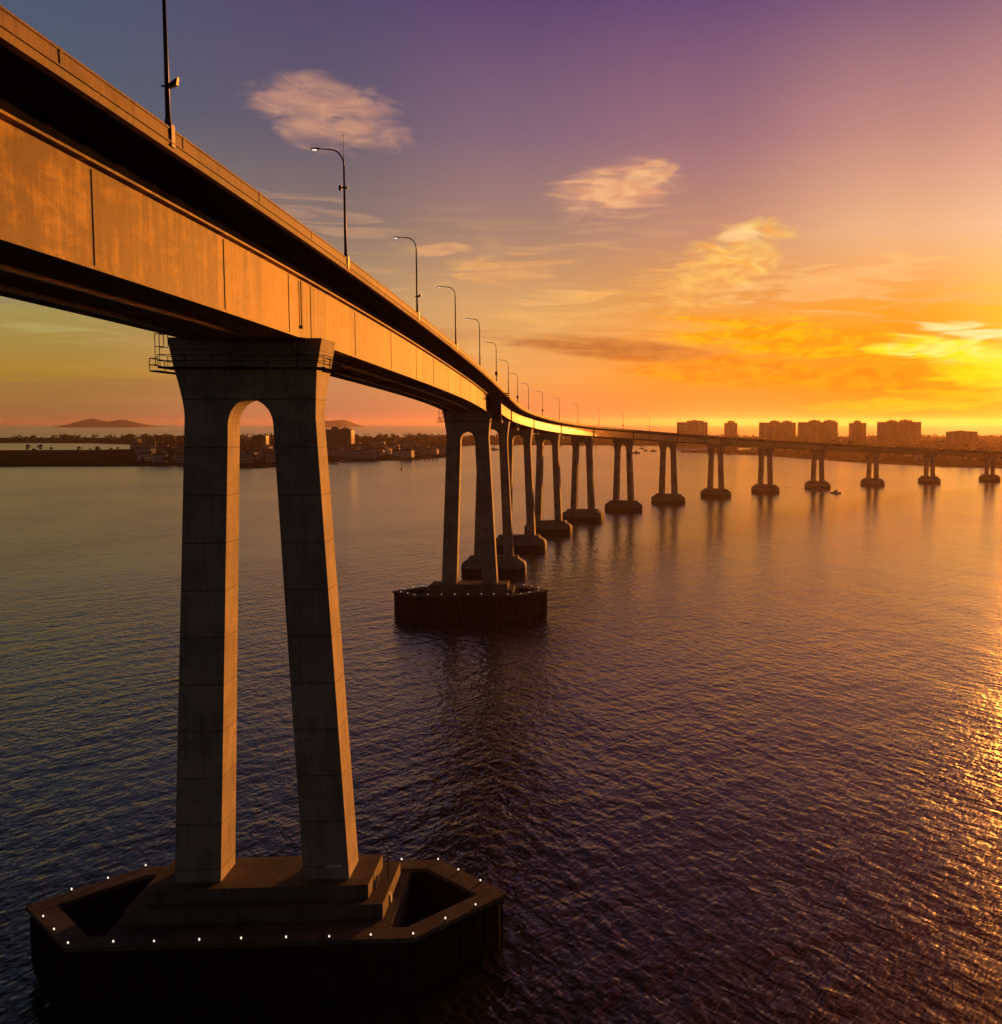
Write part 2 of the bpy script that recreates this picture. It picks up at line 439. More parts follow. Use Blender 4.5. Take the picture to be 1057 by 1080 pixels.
BR = empty('road_bridge', pos(2.6, 0.4, 0))
tag(BR, 'long curving highway bridge on tall two-legged concrete piers crossing the bay', 'bridge')
BO = BR.location
def stations(a, b, step):
    n = max(1, int(round((b - a) / step)))
    return [a + (b - a) * i / n for i in range(n + 1)]
def sweep(mb, prof, a, b, step=4.0, mi=0):
    """prof: closed list of (offset, dz from parapet top)"""
    rings = []; at = []
    for s in stations(a, b, step):
        zt = top(s)
        rings.append([tuple(pos(s, o, zt + d + (shallower(s) if d < -6 else 0)) - BO) for o, d in prof]); at += [s + 500] * len(prof)
    mb.loft(rings, mi=mi, at=at)

SP2 = 203.0
# deck slab: lip, tapering cantilever soffit
mb = MB(); sweep(mb, [(10.0, -.78), (9.86, -1.16), (9.5, -1.2), (9.5, -.8), (-9.5, -.8), (-9.5, -1.2), (-9.86, -1.16), (-10.0, -.78)], S0, S1)
mb.build('deck_slab', M_DECK, BR)
mb = MB(); sweep(mb, [(9.496, -.803), (9.496, -1.2), (6.6, -1.36), (-6.6, -1.36), (-9.496, -1.2), (-9.496, -.803)], S0, S1)
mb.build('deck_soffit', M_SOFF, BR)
mb = MB()
for s in stations(S0 + 1, S1 - 1, 4.2):
    for sg in (1, -1):
        p = [pos(s, sg * o, top(s) + d) - BO for o, d in ((6.52, -1.35), (8.9, -1.21), (8.9, -1.27), (6.52, -1.7))]
        q = [pos(s + .28, sg * o, top(s + .28) + d) - BO for o, d in ((6.52, -1.35), (8.9, -1.21), (8.9, -1.27), (6.52, -1.7))]
        mb.loft([p, q])
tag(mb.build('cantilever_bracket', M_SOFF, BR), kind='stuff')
mb = MB(); sweep(mb, [(9.2, -.775), (9.2, -.74), (-9.2, -.74), (-9.2, -.775)], S0, S1)
mb.build('roadway', M_ASPH, BR)
mb = MB()
for o in (-5.5, -1.9, 1.7, 5.3):
    s = S0
    while s < S1 - 4:
        vs = []
        for ss in (s, s + 3.5):
            vs += [pos(ss, o - .09, top(ss) - .736) - BO, pos(ss, o + .09, top(ss) - .736) - BO]
        mb.add(vs, [(0, 1, 3, 2)]); s += 12
tag(mb.build('lane_marking', M_LINE, BR), kind='stuff')
for sg, nm in ((1, 'parapet'), (-1, 'parapet')):
    mb = MB(); sweep(mb, [(sg * 9.94, -.776), (sg * 9.92, -.12), (sg * 9.98, -.1), (sg * 9.98, 0), (sg * 9.62, 0), (sg * 9.62, -.1), (sg * 9.5, -.7), (sg * 9.5, -.776)], S0, S1)
    # base moulding that catches the low light
    sweep(mb, [(sg * 10.06, -.84), (sg * 10.06, -.76), (sg * 9.945, -.70), (sg * 9.945, -.84)], S0, S1)
    par = mb.build(nm, M_DECK, BR)
    jb = MB()
    for s in stations(S0 + 3, S1 - 3, 14.8):
        a = [pos(s, sg * 9.99, top(s) + d) - BO for d in (-.7, .03)]; c = [pos(s + .22, sg * 9.99, top(s + .22) + d) - BO for d in (-.7, .03)]
        a2 = [pos(s, sg * 9.6, top(s) + d) - BO for d in (-.7, .03)]; c2 = [pos(s + .22, sg * 9.6, top(s + .22) + d) - BO for d in (-.7, .03)]
        jb.add([a[0], c[0], c[1], a[1], a2[0], c2[0], c2[1], a2[1]], [(0, 1, 2, 3), (3, 2, 6, 7), (7, 6, 5, 4)])
    tag(jb.build('parapet_joint', M_SEAM, par), kind='stuff')

# main box girder, a little shallower towards the second pier
ZW0, ZW1 = -2.12, -7.75
def shallower(s):
    q = max(0.0, min(1.0, (s - 15) / 165)); return .95 * q * q * (3 - 2 * q)
mb = MB(); sweep(mb, [(6.45, -1.362), (6.45, -2.118), (-6.45, -2.118), (-6.45, -1.362)], S0, SP2 - 4.0)
mb.build('shade_fill_plate', M_SOFF, BR)  # added dark fill, paints the shade between deck and flange
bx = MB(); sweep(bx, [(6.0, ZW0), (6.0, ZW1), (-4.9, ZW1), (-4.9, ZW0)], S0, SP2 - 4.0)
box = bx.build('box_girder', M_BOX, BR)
fl = MB()
for sg, wo_ in ((1, 6.003), (-1, 4.903)):
    sweep(fl, [(sg * wo_, -2.12), (sg * (wo_ + .5), -2.12), (sg * (wo_ + .5), -2.27), (sg * wo_, -2.27)], S0, SP2 - 4.2)
    sweep(fl, [(sg * wo_, -7.62), (sg * (wo_ + .18), -7.62), (sg * (wo_ + .18), -7.80), (sg * wo_, -7.80)], S0, SP2 - 4.2)
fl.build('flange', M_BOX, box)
sm = MB()
def seam(s, o, z0, z1, w=.10, pr=.05):
    p = []
    for ss in (s, s + w):
        for oo in (o + .002, o + pr): p.append([pos(ss, oo, top(ss) + z0) - BO, pos(ss, oo, top(ss) + z1 + (shallower(ss) if z1 < -6 else 0)) - BO])
    sm.loft([[p[0][0], p[2][0], p[3][0], p[1][0]], [p[0][1], p[2][1], p[3][1], p[1][1]]])
for s in [-118, -101, -84, -68, -46, -24, -6, 2, 23, 47, 70, 90, 111, 132, 152, 172, 188]:
    seam(s, 6.0, -2.45, -7.6)
tag(sm.build('web_seam', M_SEAM, box), kind='stuff')
dp = MB(); dp.tube([pos(-2, 6.12, top(-2) - 2.5) - BO, pos(-2, 6.12, top(-2) - 6.6) - BO], .06, 6)
dp.tube([pos(-2, 6.12, top(-2) - 6.6) - BO, pos(-2, 6.12, top(-2) - 6.9) - BO], .12, 6)
dp.build('drain_pipe', M_SEAM, box)
for o in (1.8, -2.6):
    rm = MB()
    sweep(rm, [(o, -7.76), (o + .32, -7.76), (o + .32, -8.02), (o, -8.02)], S0, -3)
    sweep(rm, [(o, -7.76), (o + .22, -7.76), (o + .22, -7.95), (o, -7.95)], 8, SP2 - 6)
    rm.build('maintenance_rail', M_RAIL, box)
rb = MB()
for o in (-4.6, -3.4, -1.2, 0.2, 3.3, 4.6):
    sweep(rb, [(o, -7.753), (o + .16, -7.753), (o + .16, -7.87), (o, -7.87)], 7, SP2 - 7, 8)
tag(rb.build('soffit_rib', M_SOFF, box), kind='stuff')

# approach girders
GB = -5.25; GT = -1.365
SPIERS = [2.6, SP2, 286.4, 361.0, 431.0, 502.2, 573.5, 643.8, 713.5, 782.3, 851.3, 921.1, 990.4, 1060.8]
for sg in (1, -1):
    g = MB()
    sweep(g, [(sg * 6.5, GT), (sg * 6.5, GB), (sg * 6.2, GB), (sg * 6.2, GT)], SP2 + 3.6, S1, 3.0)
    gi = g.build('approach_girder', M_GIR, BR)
    f2 = MB()
    sweep(f2, [(sg * 6.8, GB - .003), (sg * 6.8, GB - .12), (sg * 5.3, GB - .12), (sg * 5.3, GB - .003)], SP2 + 3.6, S1, 3.0)
    sweep(f2, [(sg * 6.503, -1.42), (sg * 6.7, -1.42), (sg * 6.7, -1.54), (sg * 6.503, -1.54)], SP2 + 3.6, S1, 3.0)
    f2.build('flange', M_SOFF, gi)
    sm = MB()
    for sp in SPIERS[2:]:
        seam(sp - .3, sg * 6.5, -1.6, GB + .02, .35, .3 * sg)
    tag(sm.build('web_stiffener', M_SOFF, gi), kind='stuff')
cf = MB()
for s in stations(SP2 + 10, S1 - 4, 11.7):
    for o0, o1 in ((-6.19, 6.19),):
        a = [pos(s, o, top(s) + d) - BO for o, d in ((o0, GT - .01), (o1, GT - .01), (o1, -4.7), (o0, -4.7))]
        c = [pos(s + .2, o, top(s + .2) + d) - BO for o, d in ((o0, GT - .01), (o1, GT - .01), (o1, -4.7), (o0, -4.7))]
        cf.loft([a, c])
tag(cf.build('cross_frame', M_SOFF, BR), kind='stuff')
# tall end bracket where box girder meets approach girders
eb = MB()
for s0_, s1_, o0, o1, z0, z1 in ((SP2 - 3.9, SP2 + 3.5, -5.4, 6.6, -6.85, -1.37), (SP2 - 2.2, SP2 + 2.2, 6.603, 9.3, -8.2, -1.37)):
    rings = []
    for ss in (s0_, s1_):
        rings.append([pos(ss, o, top(ss) + d) - BO for o, d in ((o0, z0), (o1, z0), (o1, z1), (o0, z1))])
    eb.loft(rings)
end = eb.build('end_bracket', M_SOFF, BR)
ep = MB()
for zz in (-2.6, -2.0, -1.5):
    ep.tube([pos(SP2 - 3, 9.4, top(SP2) + zz) - BO, pos(SP2 - 3, 11.6, top(SP2) + zz) - BO, pos(SP2 + 3, 11.6, top(SP2) + zz) - BO, pos(SP2 + 3, 9.4, top(SP2) + zz) - BO], .09, 6)
ep.loft([[pos(SP2 - 3, o, top(SP2) - 2.7 + d) - BO for o, d in ((9.3, 0), (11.6, 0), (11.6, -.2), (9.3, -.2))], [pos(SP2 + 3, o, top(SP2) - 2.7 + d) - BO for o, d in ((9.3, 0), (11.6, 0), (11.6, -.2), (9.3, -.2))]])
ep.build('inspection_platform', M_SOFF, end)
# hanging navigation lights under approach girders
for k, s in enumerate((243, 310, 372, 436)):
    hl = MB()
    p = pos(s, 6.5, top(s) + GB - .1) - BO
    hl.tube([p, p + Vector((0, 0, -1.7))], .07, 6)
    hl.box(p.x - .3, p.x + .3, p.y - .3, p.y + .3, p.z - 2.5, p.z - 1.7)
    hl.build('hanging_light', M_WHITE, BR)

# ------------------------------------------------------------------ piers
ORD = ['first', 'second', 'third', 'fourth', 'fifth', 'sixth', 'seventh', 'eighth', 'ninth', 'tenth', 'eleventh', 'twelfth', 'thirteenth', 'fourteenth',
       'fifteenth', 'sixteenth', 'seventeenth', 'eighteenth', 'nineteenth', 'twentieth', 'twenty-first', 'twenty-second', 'twenty-third', 'twenty-fourth', 'twenty-fifth', 'twenty-sixth']
def make_pier(s, n_off, zt, zb, k, dk, big, label):
    """k: size factor across the bridge; zt cap top, zb top of plinth"""
    h = heading(s)
    p = pos(s, n_off, 0) - BO
    zn = zt - (9.6 if big else 6.4)           # neck where the legs end
    ow = lambda z: k * (6.15 + 0.0505 * max(0, zt - 7.5 - z)) if z < zt - 7.5 else k * (6.15 + 1.0 * ((z - zt + 7.5) / 7.5) ** 1.55)
    iw = (lambda z: k * (2.15 + 0.042 * max(0, zt - 9.0 - z))) if big else (lambda z: k * (2.75 + 0.036 * max(0, zt - 6.0 - z)))
    dh = lambda z: dk * (1.85 + 0.0095 * max(0, zt - 7.5 - z)) if z < zt - 7.0 else dk * (1.85 + 1.1 * min(1, (z - zt + 7.0) / 4.2) ** 1.4)
    m = MB()
    # frame head: both shoulders and the arched crossbeam in one casting
    zsp, zcr = (zt - 8.6, zt - 5.75) if big else (zt - 5.6, zt - 2.75)
    # outline levels
    lv = sorted(set([zn, zsp] + [zt - x for x in (7.5, 7.0, 6.4, 5.0, 4.2, 3.4, 2.8, 2.4, 0)] + [zsp + (zcr - zsp) * sin(pi / 2 * i / 9) for i in range(10)]))
    def arch(z):
        if z <= zsp: return iw(z)
        q = (z - zsp) / (zcr - zsp)
        return iw(zsp) * sqrt(max(0.0, 1 - q ** 2.3)) if q < 1 else 0.0
    for sg in (-1, 1):
        lo = [z for z in lv if z <= zcr + 1e-6]
        m.loft([[(sg * arch(z), -dh(z), z), (sg * ow(z), -dh(z), z), (sg * ow(z), dh(z), z), (sg * arch(z), dh(z), z)] for z in lo], caps=False)
    hi = [z for z in lv if z >= zcr - 1e-6]
    m.loft([[(-ow(z), -dh(z), z), (ow(z), -dh(z), z), (ow(z), dh(z), z), (-ow(z), dh(z), z)] for z in hi])
    # bearing blocks carrying the girders
    bt = (top(s) + (ZW1 if big else GB) - .13)
    if bt > zt + .05:
        for x in (-k * 5.0, k * 5.0): m.box(x - .9, x + .9, -1.1, 1.1, zt - .02, bt)
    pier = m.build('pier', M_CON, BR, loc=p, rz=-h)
    pier['label'] = label
    for sg in (-1, 1):
        m = MB(); zs = [zb + (zn - zb) * i / 10 for i in range(11)]
        m.loft([[(sg * iw(z), -dh(z), z), (sg * ow(z), -dh(z), z), (sg * ow(z), dh(z), z), (sg * iw(z), dh(z), z)] for z in zs], caps=False)
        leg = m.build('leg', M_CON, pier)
    m = MB()
    if big:
        m.box(-13.2, 13.2, -7.0, 7.0, -2, zb - 2.9)
        m.box(-12.2, 12.2, -5.2, 5.2, zb - 2.9, zb - 1.4)
        m.box(-10.6, 10.6, -3.9, 3.9, zb - 1.4, zb)
    else:
        def octo(hw, hd, c): return [(-hw + c, -hd), (hw - c, -hd), (hw, -hd + c), (hw, hd - c), (hw - c, hd), (-hw + c, hd), (-hw, hd - c), (-hw, -hd + c)]
        sh = 1.0
        R1, R2, R3 = octo(11.2, 5.4, 2.6), octo(10.6, 5.0, 2.6), octo(8.6, 3.2, 1.2)
        m.loft([[(x, y, -2) for x, y in R1], [(x, y, 3.2) for x, y in R1], [(x, y, 4.2) for x, y in R2], [(x, y, zb - .7) for x, y in R3], [(x, y, zb) for x, y in R3]])
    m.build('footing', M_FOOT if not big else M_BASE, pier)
    if big:
        # walkway and railing round the cap
        w = MB(); zz = zt - 2.75
        X, Y = ow(zz) + .85, dh(zz) + .9
        w.box(-X, X, -Y, -dh(zz) - .02, zz - .18, zz); w.box(-X, X, dh(zz) + .02, Y, zz - .18, zz)
        w.box(-X - .25, -ow(zz) - .02, -Y + .003, Y - .003, zz - .17, zz - .003); w.box(ow(zz) + .02, X - .2, -Y + .003, Y - .003, zz - .17, zz - .003)
        ring = [(-X - .25, -Y), (X, -Y), (X, Y), (-X - .25, Y)]
        for a, c in zip(ring, ring[1:] + ring[:1]):
            for hh in (.55, 1.1): w.tube([(a[0], a[1], zz + hh), (c[0], c[1], zz + hh)], .035, 5)
            L = sqrt((c[0]-a[0])**2 + (c[1]-a[1])**2); nn_ = max(2, int(L / 2.2))
            for i in range(nn_):
                q = i / nn_; w.tube([(a[0] + (c[0]-a[0])*q, a[1] + (c[1]-a[1])*q, zz - .1), (a[0] + (c[0]-a[0])*q, a[1] + (c[1]-a[1])*q, zz + 1.1)], .035, 5)
        # ladder cage at left end up to the cap top, and outer landing
        xl = -ow(zt) - .1
        for yy in (-Y + .3, -Y + 1.4):
            w.tube([(xl - .8, yy, zz), (xl - .8, yy, zt + .3)], .04, 5); w.tube([(xl, yy, zt - .9), (xl, yy, zt + .3)], .04, 5)
            w.tube([(xl - .8, yy, zt + .3), (xl, yy, zt + .3)], .04, 5); w.tube([(xl - .8, yy, zt - .9), (xl, yy, zt - .9)], .04, 5)
        w.box(-X - 1.0, -X - .25, -Y, Y, zz - .5, zz - .36)
        for yy in (-Y, 0, Y):
            w.tube([(-X - 1.0, yy, zz - .4), (-X - 1.0, yy, zz + .75)], .04, 5)
        for hh in (.15, .75): w.tube([(-X - .25, -Y, zz + hh), (-X - 1.0, -Y, zz + hh), (-X - 1.0, Y, zz + hh), (-X - .25, Y, zz + hh)], .04, 5)
        # landing beyond the right end
        w.box(X - .2, X + .9, Y - .5, Y + 2.6, zz - .18, zz - .05)
        for hh in (.1, .6, 1.1): w.tube([(X, Y, zz + hh), (X + .9, Y + .2, zz + hh), (X + .9, Y + 2.6, zz + hh)], .04, 5)
        w.build('access_platform', M_SOFF, pier)
        if k > .97:
            w = MB()
            w.tube([(k * 4.6, -3.1, zt - 1.2), (k * 5.6, -3.3, zt - 1.7), (k * 6.2, -3.3, zt - 2.0)], .16, 6)
            w.tube([(k * 4.6, -3.1, zt - .3), (k * 4.6, -3.1, zt - 1.9)], .1, 6)
            w.box(k * 4.7, k * 5.7, -3.6, -3.1, zt - 2.5, zt - 2.2)
            w.build('inspection_equipment', M_RAIL, pier)
            w = MB(); w.box(6.2, 7.8, -dh(zb + 1.4) - .06, -dh(zb + 1.4) + .25, zb + 1.2, zb + 1.45)
            w.build('plaque', M_WHITE, pier)
    return pier

PIERS = []
for i, s in enumerate(SPIERS):
    if i == 0:
        pr = make_pier(s, 0.4, 61.0, 8.0, 1.0, 1.0, True, 'nearest pier, its tall legs rising from the large lit fender')
    elif i == 1:
        pr = make_pier(s, 0.3, top(s) - 6.3, 8.6, 0.93, 0.93, True, 'second pier from the camera, standing in the smaller fender')
    else:
        pr = make_pier(s, 0.0, top(s) + GB - .3, 6.2, 0.84, 0.80, False, '%s pier from the camera, on a plain concrete footing in open water' % ORD[i])
    PIERS.append(pr)

# ------------------------------------------------------------------ fenders
def hexa(L, Dp, tipx): return [(-L, -Dp), (L, -Dp), (tipx, 0), (L, Dp), (-L, Dp), (-tipx, 0)]
def off_in(poly, d):
    out = []; n = len(poly)
    for i in range(n):
        a, b_, c_ = Vector(poly[i-1]), Vector(poly[i]), Vector(poly[(i+1) % n])
        e1, e2 = (b_ - a).normalized(), (c_ - b_).normalized()
        n1, n2 = Vector((-e1.y, e1.x)), Vector((-e2.y, e2.x))
        bis = (n1 + n2).normalized()
        out.append(tuple(b_ + bis * d / max(.2, bis.dot(n1))))
    return out
def make_fender(s, n_off, zt, label, k=1.0, kl=1.0):
    h = heading(s); p = pos(s, n_off, 0)
    root = empty('pier_fender', p, -h)
    tag(root, label, 'pier fender', 'lit fenders round the channel piers')
    o1 = [(x * k, y * k) for x, y in hexa(15.6, 9.0, 23.2)]; i1 = off_in(o1, 1.7)
    m = MB(); n = 6
    vs = [(x, y, -2) for x, y in o1] + [(x, y, zt - .45) for x, y in o1] + [(x, y, zt - .45) for x, y in i1] + [(x, y, -2) for x, y in i1]
    fs = []
    for k in range(3):
        for i in range(n): j = (i + 1) % n; fs.append((k*n+i, k*n+j, (k+1)*n+j, (k+1)*n+i))
    m.add(vs, fs)
    # timber rubbing piles outside
    for i in range(n):
        a, c = Vector(o1[i]), Vector(o1[(i+1) % n]); L = (c - a).length; q = int(L / 1.5)
        nv = Vector((c.y - a.y, a.x - c.x)).normalized() * .12
        for j in range(q):
            pp = a + (c - a) * ((j + .5) / q) + nv
            m.tube([(pp.x, pp.y, -2), (pp.x, pp.y, zt - .7 - .3 * random.random())], .2, 6)
    m.build('fender_wall', M_FEND, root)
    m = MB(); o2, i2 = off_in(o1, -.35), off_in(o1, 1.95)
    vs = [(x, y, z) for pl, z in ((o2, zt - .44), (o2, zt), (i2, zt), (i2, zt - .44)) for x, y in pl]
    fs = []
    for k in range(4):
        for i in range(n): j = (i + 1) % n; kk = (k + 1) % 4; fs.append((k*n+i, k*n+j, kk*n+j, kk*n+i))
    m.add(vs, fs)
    m.build('rim_cap', M_FCAP, root)
    lm = off_in(o1, .0)
    pts = []
    for i, q in ((0, 8), (1, 3), (2, 3), (3, 8), (4, 3), (5, 3)):
        a, c = Vector(lm[i]), Vector(lm[(i+1) % n])
        for j in range(q):
            if i in (2, 5) and j == 0: continue
            pts.append(a + (c - a) * j / q)
    body = MB(); body.tube([(0, 0, 0), (0, 0, .12)], .14, 8); body.tube([(0, 0, .12), (0, 0, .2)], .09, 8)
    bme = body.mesh('rim_lamp', M_POLE)
    dm = MB(); dm.tube([(0, 0, .201), (0, 0, .27), (0, 0, .38), (0, 0, .41)], [.06 * kl, .085 * kl, .07 * kl, .03], 8)
    dme = dm.mesh('lens', M_DOT, True)
    for q in pts:
        l = bpy.data.objects.new('rim_lamp', bme); COL.objects.link(l); l.location = (q.x + random.uniform(-.12, .12), q.y + random.uniform(-.1, .1), zt); l.rotation_euler = (random.uniform(-.05, .05), random.uniform(-.05, .05), 0); l.scale = (1, 1, random.uniform(.8, 1.05)); l.parent = root
        d = bpy.data.objects.new('lens', dme); COL.objects.link(d); d.parent = l
    return root
F1 = make_fender(1.9, .6, 5.4, 'large dark six-sided fender wall with lamps round the nearest pier')
F2 = make_fender(SP2 + .5, .4, 6.3, 'dark six-sided fender wall with lamps round the second pier', 0.915, 0.8)

# short mast with a white panel and a lamp box on the near footing
h = heading(2.6)
nb = empty('beacon_mast', pos(2.6, .4, 3.9) + Vector((11.6 * cos(-h), 11.6 * sin(-h), 0)), -h)
tag(nb, 'short thin mast with white panel and lamp box on the near pier footing', 'mast')
m = MB(); m.tube([(0, 1.2, 1.2), (0, 1.2, 5.6)], .07, 8); m.tube([(0, 1.2, 1.15), (0, 1.2, 1.3)], .2, 8); m.build('mast_pole', M_POLE, nb)
m = MB(); m.loft([[(-1.1, -2.2, 1.2), (-.6, -2.2, 1.2), (-.6, -2.1, 1.2), (-1.1, -2.1, 1.2)], [(-1.15, -1.3, 2.6), (-.75, -1.3, 2.6), (-.75, -1.2, 2.6), (-1.15, -1.2, 2.6)], [(-.85, -.4, 3.6), (-.6, -.4, 3.6), (-.6, -.3, 3.6), (-.85, -.3, 3.6)]]); m.build('panel', M_WHITE, nb)
m = MB(); m.box(-.1, .75, -1.6, -.8, 1.2, 2.0); m.box(.05, .6, -1.45, -.95, 2.0, 2.25); m.build('lamp_box', M_WHITE, nb)

# ------------------------------------------------------------------ street lamps
def lamp_proto():
    root = empty('street_lamp', (0, 0, 0))
    m = MB(); m.box(-.26, .26, -.26, .26, -1.0, .18); m.tube([(0, 0, .18), (0, 0, .6)], [.2, .15], 10); m.build('lamp_base', M_POLE, root)
    m = MB(); m.tube([(0, 0, .3), (0, 0, 4), (0, 0, 8.6)], [.14, .115, .085], 10); m.build('lamp_post', M_POLE, root, True)
    m = MB()
    pts = [(0, 0, 8.6)] + [(-1.15 * (1 - cos(a)), 0, 8.6 + 1.45 * sin(a)) for a in [pi / 2 * i / 7 for i in range(1, 8)]] + [(-1.7, 0, 10.1), (-2.25, 0, 10.13)]
    m.tube(pts, [.085] + [.07] * 7 + [.055, .05], 8); m.build('davit_arm', M_POLE, root, True)
    m = MB(); m.loft([[(-2.2, -.05, 10.08), (-2.2, .05, 10.08), (-2.2, .05, 10.17), (-2.2, -.05, 10.17)], [(-2.45, -.17, 10.05), (-2.45, .17, 10.05), (-2.45, .14, 10.22), (-2.45, -.14, 10.22)], [(-2.85, -.17, 10.05), (-2.85, .17, 10.05), (-2.85, .13, 10.2), (-2.85, -.13, 10.2)], [(-3.02, -.08, 10.06), (-3.02, .08, 10.06), (-3.02, .06, 10.15), (-3.02, -.06, 10.15)]])
    hd = m.build('lamp_head', M_POLE, root)
    m = MB(); m.loft([[(-2.5, -.14, 10.049), (-2.5, .14, 10.049), (-2.9, .14, 10.049), (-2.9, -.14, 10.049)], [(-2.56, -.08, 9.95), (-2.56, .08, 9.95), (-2.84, .08, 9.95), (-2.84, -.08, 9.95)]]); m.build('lens', M_LENS, hd)
    return root
LP = lamp_proto()
lamp_s = [-45.0 + 45.5 * i for i in range(26)]
whip = MB(); whip.tube([(.0, 0, 8.62), (.0, 0, 11.3)], [.035, .02], 6); whip.tube([(0, 0, 11.3), (0, 0, 11.42)], .06, 6); whip_me = whip.mesh('antenna', M_POLE)
bx1 = MB(); bx1.box(-.35, .35, -.2, .2, 6.5, 6.62); bx1.box(-.5, -.25, -.16, .16, 6.3, 6.75); bx1_me = bx1.mesh('sensor_box', M_BOXD)
bx2 = MB(); bx2.loft([[(.1, -.12, 2.1), (.55, -.15, 2.3), (.55, .15, 2.3), (.1, .12, 2.1)], [(.1, -.12, 2.35), (.62, -.15, 2.7), (.62, .15, 2.7), (.1, .12, 2.35)]]); bx2.box(-.3, .12, -.05, .05, 2.2, 2.28); bx2_me = bx2.mesh('sign_box', M_BOXD)
bx3 = MB(); bx3.box(-.36, .36, -.16, .16, 1.7, 2.6); bx3_me = bx3.mesh('sign_box', M_BOXD)
def child(root, nm, me):
    o = bpy.data.objects.new(nm, me); COL.objects.link(o); o.parent = root
for i, s in enumerate(lamp_s):
    o = LP if i == 0 else copy_tree(LP)
    o.location = pos(s, 9.78, top(s)); o.rotation_euler = (0, 0, -heading(s))
for i, s in enumerate(lamp_s):
    o = [q for q in COL.objects if q.name.startswith('street_lamp')][i]
    lab = '%s street lamp along the bridge parapet, counted from the near end' % ORD[i]
    if i == 0: child(o, 'sign_box', bx2_me); lab = 'nearest street lamp, cut off by the picture edge, with small blue box on its post'
    if i == 1: child(o, 'antenna', whip_me); child(o, 'sensor_box', bx1_me); lab = 'tall curved street lamp with whip antenna above the nearest pier'
    if i == 2: child(o, 'sign_box', bx2_me); lab = 'curved street lamp with small dark box low on its post, third along the parapet'
    if i in (5, 7, 9, 13): child(o, 'sign_box', bx3_me); lab = '%s street lamp along the parapet, with a dark sign box on its post' % ORD[i]
    tag(o, lab, 'street lamp', 'street lamps along the bridge parapet')

# ------------------------------------------------------------------ land
M_LAND, t, b = material('dark shore ground', 1.0, 0.0)
P = t.new('ShaderNodeNewGeometry').outputs['Position']
n = t.noise(P, 0.012, 5, 0.6); n2 = t.noise(P, 0.09, 4, 0.6)
c = t.mix(t.smooth(n, 0.35, 0.65), (0.018, 0.018, 0.011, 1), (0.045, 0.04, 0.03, 1))
t.put(b.inputs['Base Color'], t.mix(t.m('MULTIPLY', n2, 0.6), c, (0.015, 0.017, 0.01, 1)))
LAND = [(-5200,3750),(-2500,3800),(-1000,3950),(500,4150),(2500,4100),(4200,3900),(4200,1050),(2500,1120),(1500,1190),(800,1262),(520,1310),(415,1335),(358,1364),(297,1459),
 (262,1560),(225,1690),(172,1847),(110,1955),(51,2026),(70,2070),(190,2130),(220,2330),(120,2560),(-120,2680),(-393,2732),(-470,2550),(-400,2150),(-330,1930),(-318,1744),(-350,1640),
 (-385,1590),(-432,1569),(-440,1430),(-470,1330),(-487,1307),(-530,1330),(-591,1394),(-680,1375),(-798,1364),(-1600,1380),(-5200,1420),(-5200,2080),(-1600,2090),(-1200,2085),(-1046,2094),(-985,2250),(-1010,2420),(-1130,2618),(-1500,2950),(-2600,3060),(-5200,3080)]
def inside(x, y, poly=LAND):
    r = False; n = len(poly)
    for i in range(n):
        x1, y1 = poly[i]; x2, y2 = poly[(i+1) % n]
        if (y1 > y) != (y2 > y) and x < (x2 - x1) * (y - y1) / (y2 - y1) + x1: r = not r
    return r
# ragged shoreline
fine = []
rr = random.Random(3)
for i in range(len(LAND)):
    a, c = Vector(LAND[i]), Vector(LAND[(i+1) % len(LAND)]); L = (c - a).length
    k = max(1, int(L / 45)); nv = Vector((c.y - a.y, a.x - c.x)).normalized()
    for j in range(k): fine.append(tuple(a + (c - a) * j / k + nv * rr.uniform(-6, 6)))
m = MB()
tri = tessellate_polygon([[Vector((x, y, 0)) for x, y in fine]])
nf = len(fine); ctr_in = off_in(fine, 0)
vs = [(x, y, 2.6) for x, y in fine] + [(x, y, -1.5) for x, y in fine]
m.add(vs, [tuple(q) for q in tri] + [(i, (i+1) % nf, (i+1) % nf + nf, i + nf) for i in range(nf)])
tag(m.build('land', M_LAND), kind='structure')
# far islands
M_HILL = simple('bare island rock', (0.10, 0.085, 0.075, 1), 0.95, 0.2, 0.3, 0.004)
def island(name, x0, x1, y, prof):
    m = MB(); rings = []
    nseg = len(prof)
    for i, hgt in enumerate(prof):
        x = x0 + (x1 - x0) * i / (nseg - 1)
        hgt *= .8
        rings.append([(x, y - 500, -2), (x, y - 260, hgt * .55), (x, y, hgt), (x, y + 300, hgt * .6), (x, y + 560, -2)])
    m.loft(rings, close=False); tag(m.build(name, M_HILL, smooth=True), kind='structure')
island('hills', -7300, -6280, 14000, [0, 34, 78, 108, 128, 134, 120, 92, 84, 96, 112, 118, 108, 84, 66, 48, 28, 0])
island('hills', -4190, -3750, 14000, [60, 88, 104, 96, 100, 110, 112, 108, 80, 0])

